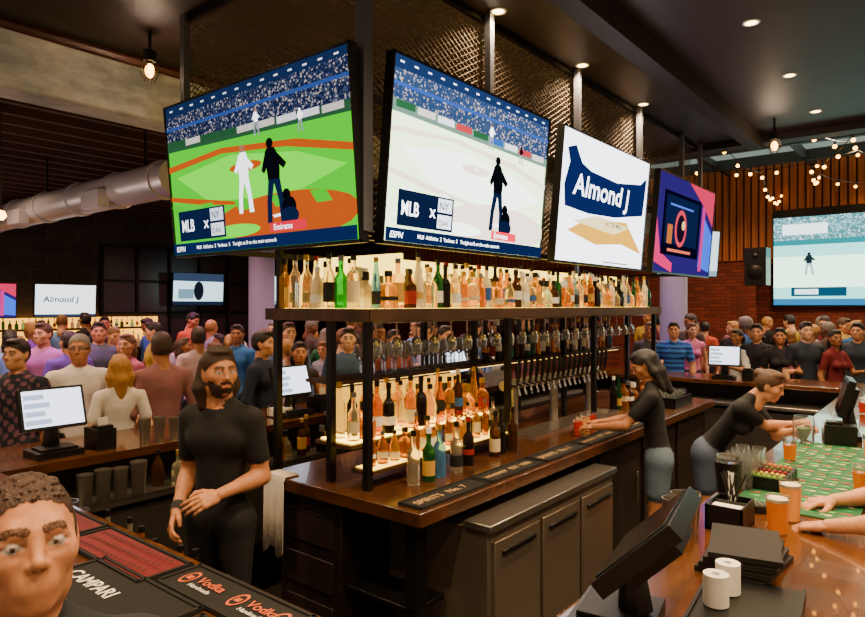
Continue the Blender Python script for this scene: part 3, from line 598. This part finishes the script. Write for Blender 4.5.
def mesh_field(prims,h):
    lo=np.min([p[0][1] for p in prims if p[4]>0],axis=0)-3*h; hi=np.max([p[0][2] for p in prims if p[4]>0],axis=0)+3*h
    n=np.ceil((hi-lo)/h).astype(int)+1
    ax=[lo[i]+h*np.arange(n[i]) for i in range(3)]
    F=np.full(n,.5)
    for (f,l,u),col,cl,k,op in prims:
        mg=1.5*k+3*h
        i0=np.clip(((l-mg-lo)/h).astype(int),0,n-1); i1=np.clip(((u+mg-lo)/h).astype(int)+2,1,n)
        if (i1<=i0).any(): continue
        sl=tuple(slice(i0[i],i1[i]) for i in range(3))
        X,Y,Z=np.meshgrid(ax[0][sl[0]],ax[1][sl[1]],ax[2][sl[2]],indexing='ij',sparse=True)
        d=f(X,Y,Z); a=F[sl]
        if op>0: hh=np.maximum(k-np.abs(a-d),0)/k; F[sl]=np.minimum(a,d)-hh*hh*k/4
        else: d=-d; hh=np.maximum(k-np.abs(a-d),0)/k; F[sl]=np.maximum(a,d)+hh*hh*k/4
    nx,ny,nz=F.shape; S=F<0
    cn=np.zeros((nx-1,ny-1,nz-1),int)
    for i in (0,1):
        for j in (0,1):
            for k in (0,1): cn+=S[i:nx-1+i,j:ny-1+j,k:nz-1+k]
    mk=(cn>0)&(cn<8); idx=np.full(mk.shape,-1); ci,cj,ck=np.nonzero(mk); idx[mk]=np.arange(len(ci))
    acc=np.zeros((len(ci),3)); cnt=np.zeros(len(ci))
    cor=[(i,j,k) for i in (0,1) for j in (0,1) for k in (0,1)]
    for a in cor:
        for ax_ in range(3):
            if a[ax_]==0:
                b=list(a); b[ax_]=1
                f1=F[ci+a[0],cj+a[1],ck+a[2]]; f2=F[ci+b[0],cj+b[1],ck+b[2]]; cr=(f1<0)!=(f2<0)
                t=np.where(cr,f1/np.where(cr,f1-f2,1),0); p=np.array(a,float)[None,:].repeat(len(ci),0); p[:,ax_]=t
                acc+=p*cr[:,None]; cnt+=cr
    V=lo+h*(np.stack([ci,cj,ck],1)+acc/cnt[:,None])
    Q=[]
    for a in range(3):
        b,c=(a+1)%3,(a+2)%3
        s1=[slice(None)]*3; s2=[slice(None)]*3; s1[a]=slice(0,-1); s2[a]=slice(1,None)
        d=S[tuple(s1)].astype(int)-S[tuple(s2)].astype(int)
        I=np.array(np.nonzero(d)).T; I=I[(I[:,b]>0)&(I[:,c]>0)&(I[:,b]<F.shape[b]-1)&(I[:,c]<F.shape[c]-1)]
        sg=d[I[:,0],I[:,1],I[:,2]]
        def g(db,dc):
            J=I.copy(); J[:,b]+=db; J[:,c]+=dc; return idx[J[:,0],J[:,1],J[:,2]]
        q=np.stack([g(-1,-1),g(0,-1),g(0,0),g(-1,0)],1); q[sg<0]=q[sg<0][:,::-1]; Q.append(q)
    Q=np.concatenate(Q)
    best=np.full(len(V),9.); C=np.zeros((len(V),3)); K=np.zeros(len(V),int)
    for (f,l,u),col,cl,k,op in prims:
        if op<=0: continue
        d=f(V[:,0],V[:,1],V[:,2]); w=d<best; best[w]=d[w]
        if callable(col): C[w]=col(V[w])
        else: C[w]=col
        K[w]=cl
    return V,Q,C,K
def rotm(yaw=0,pitch=0,roll=0):
    return np.array(Matrix.Rotation(math.radians(yaw),3,'Z')@Matrix.Rotation(math.radians(-pitch),3,'X')@Matrix.Rotation(math.radians(roll),3,'Y'))
def head_mesh(skin,hair,style,res,beard=None,lip=None,female=False,neckl=.13,glasses=False):
    lip=lip or tuple(np.array(skin)*np.array((.84,.58,.56))); P=[]
    fine=res<.005; brow=tuple(np.array(hair)*.7+np.array(skin)*.15)
    def A(p,c=skin,cl=0,k=.02,op=1): P.append((p,c,cl,k,op))
    A(ell((0,-.012,.026),(.073,.094,.086)))
    A(ell((0,.026,-.042),(.055 if not female else .05,.062,.073)),k=.04)
    A(ell((0,-.0,-.02),(.065,.07,.06)),k=.03)
    A(cone((-.032,.015,-.08),(.032,.015,-.08),.028,.028),k=.03)
    A(ell((0,.064,-.1),(.022,.018,.016)),k=.03)
    for s in (-1,1):
        A(ell((s*.042,.054,-.022),(.02,.02,.018)),k=.03)
        A(ell((s*.075,-.008,-.012),(.009,.02,.032),rotm(s*20,-8)),tuple(np.array(skin)*.9),k=.008)
        if fine: A(ell((s*.083,-.002,-.008),(.005,.011,.018),rotm(s*20,-8)),k=.005,op=-1)
    A(cone((-.028,.072,.022),(.028,.072,.022),.010,.010),k=.025)
    for s in (-1,1): A(ell((s*.031,.096,.000),(.016,.011,.010)),k=.018,op=-1)
    A(cone((0,.082,.014),(0,.104,-.026),.0060,.0085),k=.016)
    A(cone((0,.094,-.031),(0,.102,-.029),.0088,.0088),k=.01)
    for s in (-1,1): A(ell((s*.0105,.090,-.032),(.007,.010,.0065)),k=.007)
    A(ell((0,.076,-.064),(.026,.015,.02)),k=.025)
    if fine:
        for s in (-1,1): A(ell((s*.0055,.096,-.0395),(.003,.005,.0025)),k=.002,op=-1)
    A(cone((-.021,.081,-.063),(.0,.0865,-.0608),.0028,.0040),lip,k=.006); A(cone((.021,.081,-.063),(.0,.0865,-.0608),.0028,.0040),lip,k=.006)
    A(cone((-.014,.081,-.070),(.014,.081,-.070),.0050,.0050),lip,k=.006)
    for s in (-1,1):
        A(ell((s*.031,.0735,.0005),(.0125,.0125,.0092)),(.40,.36,.33) if fine else (.2,.17,.15),0,.002)
        A(ell((s*.031+.0015,.0818,.0002),(.0052,.0048,.0054)),(.035,.022,.012),0,.001)
        A(cone((s*.0175,.0815,.0078),(s*.046,.0735,.0064),.0036,.0036),tuple(np.array(skin)*.62),0,.004)
        A(cone((s*.018,.080,-.0088),(s*.045,.074,-.0078),.0034,.0034),tuple(np.array(skin)*.86),0,.006)
        A(cone((s*.014,.0820,.0225),(s*.032,.0805,.0250),.0022,.0026),brow,2,.004); A(cone((s*.032,.0805,.0250),(s*.049,.0705,.0215),.0026,.0012),brow,2,.004)
        if glasses:
            for k in range(8):
                a0=k*math.pi/4;a1=a0+math.pi/4; A(cone((s*.032+.019*math.cos(a0),.098,.0+.015*math.sin(a0)),(s*.032+.019*math.cos(a1),.098,.015*math.sin(a1)),.0028,.0028),(.01,.01,.01),2,.001)
            A(cone((s*.052,.094,.004),(s*.08,.0,.0),.0028,.0028),(.01,.01,.01),2,.001)
    A(cone((0,-.018,-.06),(0,-.03,-.06-neckl),.052 if not female else .043,.058 if not female else .046),k=.03)
    if beard:
        A(cut(cut(ell((0,.03,-.064),(.058,.063,.064)),(0,-.5,-1),.024),(0,1,0),-.01),beard,2,.006)
        A(cone((-.02,.088,-.053),(.02,.088,-.053),.004,.004),beard,2,.004)
        A(cone((-.016,.0875,-.0695),(.016,.0875,-.0695),.0055,.0055),lip,k=.003)
    if style=='cropped':
        jg=.0013 if fine else 0
        A(cut(ell((0,-.014,.029),(.0755,.0960,.0868)),(0,-.95,1),.004,jg),hair,2,.003)
        A(cut(cut(ell((0,-.03,.0),(.0755,.083,.08)),(0,-1,0),.008),(0,0,1),-.055),hair,2,.006)
        for s in (-1,1): A(ell((s*.0715,.010,.010),(.005,.013,.03)),hair,2,.004)
        if fine:
            rr=random.Random(4)
            for i in range(70):
                a=rr.uniform(-1.1,1.1); t=rr.uniform(0,1); x=.062*math.sin(a)*(1-.2*t); y=.075*math.cos(a)*(1-.9*t)-.0; z=.029+.0868*math.sqrt(max(1-(x/.0755)**2-((y+.014)/.096)**2,0.02))
                A(cone((x,y-.012,z+.0),(x+rr.uniform(-.004,.004),y+.006,z+.001),.0038,.0015),hair,2,.004)
    elif style!='bald':
        sl=.82; off=.0 if style!='receding' else .008
        A(cut(ell((0,-.017,.032),(.081,.1,.092)),(0,-sl,1),-.002+off),hair,2,.008)
        if style in('short','receding'): 
            A(cut(cut(ell((0,-.03,.0),(.079,.085,.08)),(0,-1,0),.01),(0,0,1),-.06),hair,2,.008)
            if style=='short': A(ell((0,.04,.099),(.05,.045,.022)),hair,2,.02)
        else:
            A(ell((0,.02,.098),(.055,.06,.024)),hair,2,.02)
    if style in('long','wavy'):
        w=.0 if style=='long' else .008; L=.24 if female else .17
        for s in (-1,1):
            A(cone((s*.064,-.03,.04),(s*(.072+w),-.04,-.08),.026,.03+w),hair,2,.02); A(cone((s*(.072+w),-.04,-.08),(s*(.066+w),-.035,-L),.03+w,.02),hair,2,.02)
        A(cone((0,-.06,.02),(0,-.072,-.1),.07,.056),hair,2,.03); A(cone((0,-.072,-.1),(0,-.07,-L-.03),.056+w,.033),hair,2,.03)
    if style=='bun':
        A(ell((0,-.1,.06),(.042,.042,.04)),hair,2,.012); A(cut(ell((0,-.03,.01),(.08,.08,.08)),(0,-1,0),.01),hair,2,.01)
    if style=='ponytail':
        A(cut(ell((0,-.03,.01),(.08,.08,.08)),(0,-1,0),.01),hair,2,.01); A(cone((0,-.11,.05),(.0,-.145,-.03),.02,.035),hair,2,.02); A(cone((0,-.145,-.03),(0,-.13,-.2),.035,.015),hair,2,.02)
    return mesh_field(P,res)
HANDC={}
def hand_mesh(side,curl,res,spread=1.0):
    key=(side,curl,res,spread)
    if key in HANDC: return HANDC[key]
    one=(1,1,1); P=[]
    def A(p,k=.008): P.append((p,one,0,k,1))
    A(cone((0,-.02,0),(0,.015,0),.026,.03,(0,0,1),.62)); 
    for i,x in enumerate((-.026,-.009,.009,.026)): A(cone((x*.75,.015,0),(x,.075,.002),.015,.0125),.012)
    lens=[(.040,.026,.020),(.046,.030,.022),(.043,.028,.021),(.034,.022,.018)]
    for i,x in enumerate((.028,.0095,-.0095,-.027)):
        x*=side; p=np.array([x,.078 if i<3 else .070,.002]); a=0; rr=.0098 if i<3 else .0085
        for k,l in enumerate(lens[i]):
            a+=math.radians(curl*(.7 if k==0 else 1.0)+i*3); d=np.array([x*3.0*spread*(1 if k==0 else .5),math.cos(a),-math.sin(a)]); d/=np.linalg.norm(d); q=p+d*l
            A(cone(p,q,rr,rr*.9),.003); p=q; rr*=.9
    A(cone((side*.02,.012,-.006),(side*.045,.04,-.014),.017,.0135),.01); 
    b=(side*.045,.04,-.014); c=(side*.056,.068,-.02-curl*.0002); d=(side*.054-side*curl*.0002,.092,-.028-curl*.0003)
    A(cone(b,c,.0125,.011),.003); A(cone(c,d,.011,.0085),.003)
    HANDC[key]=mesh_field(P,res); return HANDC[key]
def ik(S,W,l1,l2,pole):
    S=np.array(S,float);W=np.array(W,float); d=W-S; L=np.linalg.norm(d); Lm=(l1+l2)*.995
    if L>Lm: W=S+d/L*Lm; d=W-S; L=Lm
    a=(l1*l1-l2*l2+L*L)/(2*L); h=math.sqrt(max(l1*l1-a*a,0)); n=d/L; p=np.array(pole,float); p-=n*(p@n); p/=np.linalg.norm(p)
    return S+n*a+p*h,W
SK=[hx('#dc9c70'),hx('#cc885c'),hx('#e4ae84'),hx('#a86e44'),hx('#825234')]
def figure(name,loc,face,H=1.76,f=False,shirt='#303038',pants='#23252d',skin=None,hair='#20140e',style='short',sleeve='short',wl=None,wr=None,lean=0,side=0,hyaw=0,hpitch=0,hroll=0,res=.02,hres=.011,handres=.006,beard=None,shorts=False,curl=25,pole=None,palm=None,stripes=None,wide=1.0,shoes='#141414',collar=None,watch=None,glasses=False):
    s=H/1.76; skin=skin or SK[0]; sh=hx(shirt) if isinstance(shirt,str) else shirt; pa=hx(pants); ha=hx(hair)
    shc=sh
    if stripes:
        s2=np.array(hx(stripes)); s1=np.array(sh); shc=lambda V: np.where((np.floor(V[:,2]/(.035))%2==0)[:,None],s1[None],s2[None])
    Rl=rotm(0,lean,side); hip0=np.array([0,0,.95])
    U=lambda p: Rl@(np.array(p,float)-hip0)+hip0
    P=[]
    def A(p,c=skin,cl=0,k=.03,op=1): P.append((p,c,cl,k,op))
    sw=(.178 if not f else .155)*wide; yax=Rl@np.array([0,1,0]); 
    for q in (-1,1):
        hp=(q*.085,0,.9); kn=(q*.1,.025,.49); an=(q*.105,-.01,.085)
        if shorts: 
            mid=(q*.093,.012,.68); A(cone(hp,mid,.096,.084),pa,1,.03); A(cone(hp,kn,.076,.05),k=.01)
            A(cone(kn,(q*.104,-.02,.33),.052,.052)); A(cone((q*.104,-.02,.33),an,.05,.034))
        else: A(cone(hp,kn,.092 if not f else .088,.058),pa,1,.03); A(cone(kn,an,.06,.05),pa,1,.03)
        A(cone((q*.105,-.03,.05),(q*.115,.13,.035),.045,.035),hx(shoes),1,.01)
    A(cone((-.05,0,.93),(.05,0,.93),.115 if not f else .12,.115 if not f else .12,(0,1,0),.85),pa,1,.04)
    wst=.125 if not f else .105
    A(cone(U((0,0,.94)),U((0,0,1.1)),(.155 if not f else .15)*wide,wst*wide,yax,.7),shc,1,.02)
    A(cone(U((0,0,1.1)),U((0,.0,1.32)),wst*wide,(.165 if not f else .14)*wide,yax,.66),shc,1,.05)
    A(cone(U((-sw*.8,-.005,1.405)),U((sw*.8,-.005,1.405)),.062 if not f else .05,.062 if not f else .05),shc,1,.06)
    for q in (-1,1):
        A(cone(U((q*.1,-.015,1.42)),U((q*.035,-.015,1.475)),.045,.045),shc,1,.03)
        if f: A(ell(U((q*.065,.085,1.27)),(.058,.052,.055)),shc,1,.03)
        else: A(ell(U((q*.075,.06,1.31)),(.075,.045,.06)),shc,1,.05)
    A(cone(U((0,-.02,1.44)),U((0,.0,1.58)),.056 if not f else .046,.05 if not f else .041),skin,0,.01)
    if collar: A(cone(U((0,-.015,1.475)),U((0,.0,1.5)),.064,.062),hx(collar),1,.005)
    parts=[]; l1,l2=.285,.25
    for q,w in ((-1,wl),(1,wr)):
        S=U((q*sw,-.005,1.405)); 
        if w is None: W=U((q*(sw+.07),.05,.9)); 
        else: W=np.array(w,float)/s
        pl=(q*.5,-.8,-.35) if pole is None else pole[0 if q<0 else 1]
        E,W=ik(S,W,l1,l2,pl)
        r0=.05 if not f else .041; r1=.04 if not f else .033; r2=.027 if not f else .023
        if sleeve=='long':
            A(cone(S,E,r0+.008,r1+.008),shc,1,.03); A(cone(E,E+(W-E)*.95,r1+.008,r2+.009),shc,1,.02); A(cone(E,W,r1,r2),skin,0,.005)
        else:
            A(cone(S,E,r0,r1),skin,0,.01); A(cone(E,W,r1+.002,r2),skin,0,.02); mid=E*.55+W*.45
            A(cone(E*.8+W*.2,mid,r1+.003,r1-.005),skin,0,.02)
            if sleeve=='short': A(cone(S,S+(E-S)*.62,r0+.012,r1+.014),shc,1,.03)
            else: A(cone(S,S+(E-S)*.08,r0+.008,r0+.006),shc,1,.03)
        if watch and q==watch: A(cone(E+(W-E)*.86,E+(W-E)*.93,r2+.006,r2+.006),(.02,.02,.02),1,.002)
        d=(W-E)/np.linalg.norm(W-E); pn=np.array(palm[0 if q<0 else 1] if palm else ((-q,.0,-.2) if w is None else (-q*.35,0,-1)),float); zz=-pn; zz-=d*(zz@d); zz/=np.linalg.norm(zz)
        xx=np.cross(d,zz); M=np.stack([xx,d,zz],1)
        hv,hq,hc,hk=hand_mesh(1 if q<0 else -1,curl,handres)
        hs=1.0 if not f else .9
        parts.append(((hv*hs)@M.T+W+d*.012,hq,hc*np.array(skin),hk))
    parts.append(mesh_field(P,res))
    hv,hq,hc,hk=head_mesh(skin,ha,style,hres,beard=hx(beard) if beard else None,female=f,glasses=glasses)
    hm=rotm(hyaw,hpitch,hroll); Mh=(Rl if abs(lean)<25 else rotm(0,lean*.5,side))@hm
    hc0=U((0,.012,1.642)) if abs(lean)<25 else U((0,.02,1.635))
    parts.append(((hv*(1 if not f else .95))@Mh.T+hc0,hq,hc,hk))
    V=[];Q=[];C=[];K=[];o=0
    for v,q,c,k in parts:
        V.append(v);Q.append(q+o);C.append(c);K.append(k[q[:,0]]);o+=len(v)
    V=np.concatenate(V)*s;Q=np.concatenate(Q);C=np.concatenate(C);K=np.concatenate(K)
    V[:,2]=np.maximum(V[:,2],.001)
    me=bpy.data.meshes.new(name); me.vertices.add(len(V)); me.vertices.foreach_set('co',V.astype(np.float32).ravel())
    me.loops.add(len(Q)*4); me.polygons.add(len(Q)); me.loops.foreach_set('vertex_index',Q.astype(np.int32).ravel())
    me.polygons.foreach_set('loop_start',np.arange(0,len(Q)*4,4,dtype=np.int32))
    me.update(calc_edges=True); me.validate()
    for m in FM: me.materials.append(m)
    me.polygons.foreach_set('material_index',K.astype(np.int32)); me.polygons.foreach_set('use_smooth',np.ones(len(Q),bool))
    ca=me.color_attributes.new('Col','FLOAT_COLOR','POINT'); ca.data.foreach_set('color',np.concatenate([C,np.ones((len(C),1))],1).astype(np.float32).ravel())
    ob=bpy.data.objects.new(name,me); SC.collection.objects.link(ob); ob.location=(loc[0],loc[1],0); ob.rotation_euler=(0,0,math.radians(face-90)); return ob
figure('bar_patron',(.43,1.24),240,1.715,shirt='#1d2026',hair='#3c2416',style='cropped',skin=hx('#cc8a60'),hyaw=20,hpitch=-10,res=.012,hres=.0024,handres=.005,collar='#1d2026')
figure('bartender_man',(1.865,2.875),208,1.79,shirt='#09090b',pants='#0a0a0e',hair='#33200f',style='wavy',beard='#2e1a0e',skin=hx('#c48458'),wl=(-.10,.2,1.11),wr=(.15,.15,1.0),hyaw=50,hpitch=0,res=.009,hres=.004,handres=.0035,pole=((-.45,-.8,-.4),(.3,-.8,-.3)),palm=((0,-1,-.2),(-.8,-.5,-.2)),watch=1,wide=.88)
figure('bartender_woman',(4.74,1.70),112,1.68,f=True,shirt='#09090b',pants='#56687c',shorts=True,hair='#0e0908',style='long',skin=hx('#b87a50'),wl=(-.1,.46,1.1),wr=(.12,.44,1.1),lean=8,hpitch=22,res=.009,hres=.006,handres=.004,curl=35)
figure('bartender_woman',(5.12,1.46),268,1.7,f=True,shirt='#09090b',pants='#46546a',shorts=True,hair='#4a2e18',style='bun',skin=hx('#cc8e62'),wl=(-.02,.62,1.14),wr=(-.22,.56,1.14),lean=38,hyaw=10,hpitch=2,res=.009,hres=.006,handres=.004)
figure('bar_patron',(3.3,.02),98,1.75,shirt='#2a3040',skin=hx('#cc8e62'),wl=(-.3,.42,1.135),wr=(.1,.4,1.135),res=.011,handres=.003,hres=.007,sleeve='short',palm=((0,0,-1),(0,0,-1)),pole=((-.6,-.2,-.5),(.6,-.3,-.5)),lean=8)
def P_floral(V): 
    k=np.sin(V[:,0]*70)*np.sin(V[:,2]*60+V[:,0]*20)*np.sin(V[:,1]*50)
    return np.where((k>.18)[:,None],np.array(hx('#7a5060'))[None],np.array(hx('#1a2030'))[None])
CR=[(-.640,5.0,1.74,215,0,'#1a2030','#1c120c','short','short',None),(-.545,5.35,1.76,262,0,'#efebe6','#8a8680','receding','short',None),(-.482,5.05,1.62,75,1,'#e0d8d0','#b07c34','wavy','short',None),
 (-.417,5.3,1.78,85,0,'#8a5a5c','#3a2418','short','long',None),(-.262,6.05,1.76,300,0,'#141e34','#1c120c','short','long',None),(-.205,6.45,1.64,240,1,'#2a2226','#1a100c','long','none',None),
 (-.222,7.6,1.8,250,0,'#7fa0d0','#3a2618','short','long',None),(-.36,7.2,1.76,80,0,'#d8b8c0','#3a2a20','short','long',None),(-.60,7.2,1.8,230,0,'#c070b8','#4a3020','short','short',None),(-.56,6.9,1.72,95,0,'#6a4ab0','#2a1a14','short','short',None),
 (-.335,6.6,1.62,120,1,'#4a3a40','#6a4020','long','none',None),(-.30,8.0,1.76,200,0,'#2a6aa8','#2a1c14','short','short',None),(-.47,6.8,1.7,200,1,'#b85a80','#6a4830','long','none',None),(-.515,7.8,1.8,260,0,'#505868','#2a1c14','short','short',None),
 (-.13,6.9,1.76,230,0,'#38506a','#2a1c14','short','short',None),(-.06,7.4,1.72,250,0,'#7a3a30','#1a100c','short','short',None),(.02,7.6,1.76,240,0,'#28303c','#2a1c14','short','long',None)]
for i,(t,a,H,fc,f,shc,hc,st,sl,sp) in enumerate(CR):
    figure('standing_patron',view_to_room(t,a),fc,H,bool(f),shirt=P_floral if i==0 else shc,hair=hc,style=st,sleeve=sl,stripes=sp,skin=SK[i%4],res=.014,hres=.007,hyaw=R.uniform(-25,25),glasses=(i==1),wide=1.05 if not f else 1)
placed=[view_to_room(c[0],c[1]) for c in CR]
SHC=['#1a2030','#8a8f9c','#6a1a28','#e8e4dc','#16181e','#2a5a9a','#a05a78','#4a3c34','#121216','#b84a28','#e0d0f0','#2a6a44','#c8a840','#80a8e0','#7a4ac0']
HC=['#1c120c','#2a1a10','#4a3020','#7a5024','#100a08','#7a7068','#b08040']
def fill(n,tr,ar,ok):
    c=0;t_=0
    while c<n and t_<3000:
        t_+=1; t=R.uniform(*tr); a=R.uniform(*ar); p=view_to_room(t,a)
        if not ok(p) or any((p[0]-q[0])**2+(p[1]-q[1])**2<.34 for q in placed): continue
        placed.append(p); c+=1; f=R.random()<.45
        figure('standing_patron',p,R.uniform(0,360),R.uniform(1.54,1.7) if f else R.uniform(1.66,1.9),f,shirt=R.choice(SHC),hair=R.choice(HC),style=R.choice(['long','wavy','ponytail']) if f else R.choice(['short','short','receding']),sleeve=R.choice(['short','long','short','none' if f else 'short']),skin=R.choice(SK),res=.02,hres=.011,handres=.008,wl=(-.15,.3,1.15) if R.random()<.4 else None,hyaw=R.uniform(-35,35),hpitch=R.uniform(-5,20))
colq=[(7.2,9.8),(11.6,3.9)]
nc=lambda p: all((p[0]-q[0])**2+(p[1]-q[1])**2>.3 for q in colq)
fill(38,(-.66,-.1),(6.4,11.5),lambda p:p[1]>5.3 and p[1]<12.5 and nc(p))
fill(12,(-.1,.3),(7.8,11),lambda p:p[1]>5.2 and nc(p))
CR2=[(.372,9.3,1.76,195,0,'#3a80e8','#2a1c14','short','short','#143a88'),(.335,9.9,1.74,200,0,'#4a4448','#7a6a5a','short','short',None),(.40,10.2,1.72,210,1,'#d87aa8','#6a4a30','long','none',None),(.47,9.2,1.66,150,1,'#e0e0e0','#1a100c','ponytail','short',None),
 (.50,9.0,1.74,170,0,'#1c1c26','#1a100c','short','short',None),(.535,8.7,1.7,200,1,'#1e1a20','#120c0a','long','short',None),(.575,8.6,1.78,220,0,'#1e2836','#1a100c','short','short',None),(.62,8.5,1.68,240,1,'#6a121c','#120c0a','long','short',None),(.655,8.9,1.76,180,0,'#26333c','#1a100c','short','short',None)]
for i,(t,a,H,fc,f,shc,hc,st,sl,sp) in enumerate(CR2):
    figure('standing_patron',view_to_room(t,a),fc,H,bool(f),shirt=shc,hair=hc,style=st,sleeve=sl,stripes=sp,skin=SK[i%4],res=.016,hres=.009,wl=(-.12,.3,1.15) if i%2 else None,hyaw=R.uniform(-30,30))
    placed.append(view_to_room(t,a))
fill(28,(.33,.68),(9.4,13),lambda p:p[0]>9.3 and p[0]<14 and nc(p))
# ---------------- world, camera ----------------
w=bpy.data.worlds.new('world'); SC.world=w; w.use_nodes=True; w.node_tree.nodes['Background'].inputs[0].default_value=(1,.68,.42,1); w.node_tree.nodes['Background'].inputs[1].default_value=.5
cam=bpy.data.cameras.new('camera'); co=bpy.data.objects.new('camera',cam); SC.collection.objects.link(co); SC.camera=co
cam.sensor_width=36; cam.lens=36*649/865; cam.shift_y=-3.5/865; cam.clip_start=.05
co.location=(0,0,2.0); co.rotation_euler=(math.radians(90),0,math.atan2(CY[1],CY[0])-math.pi/2)
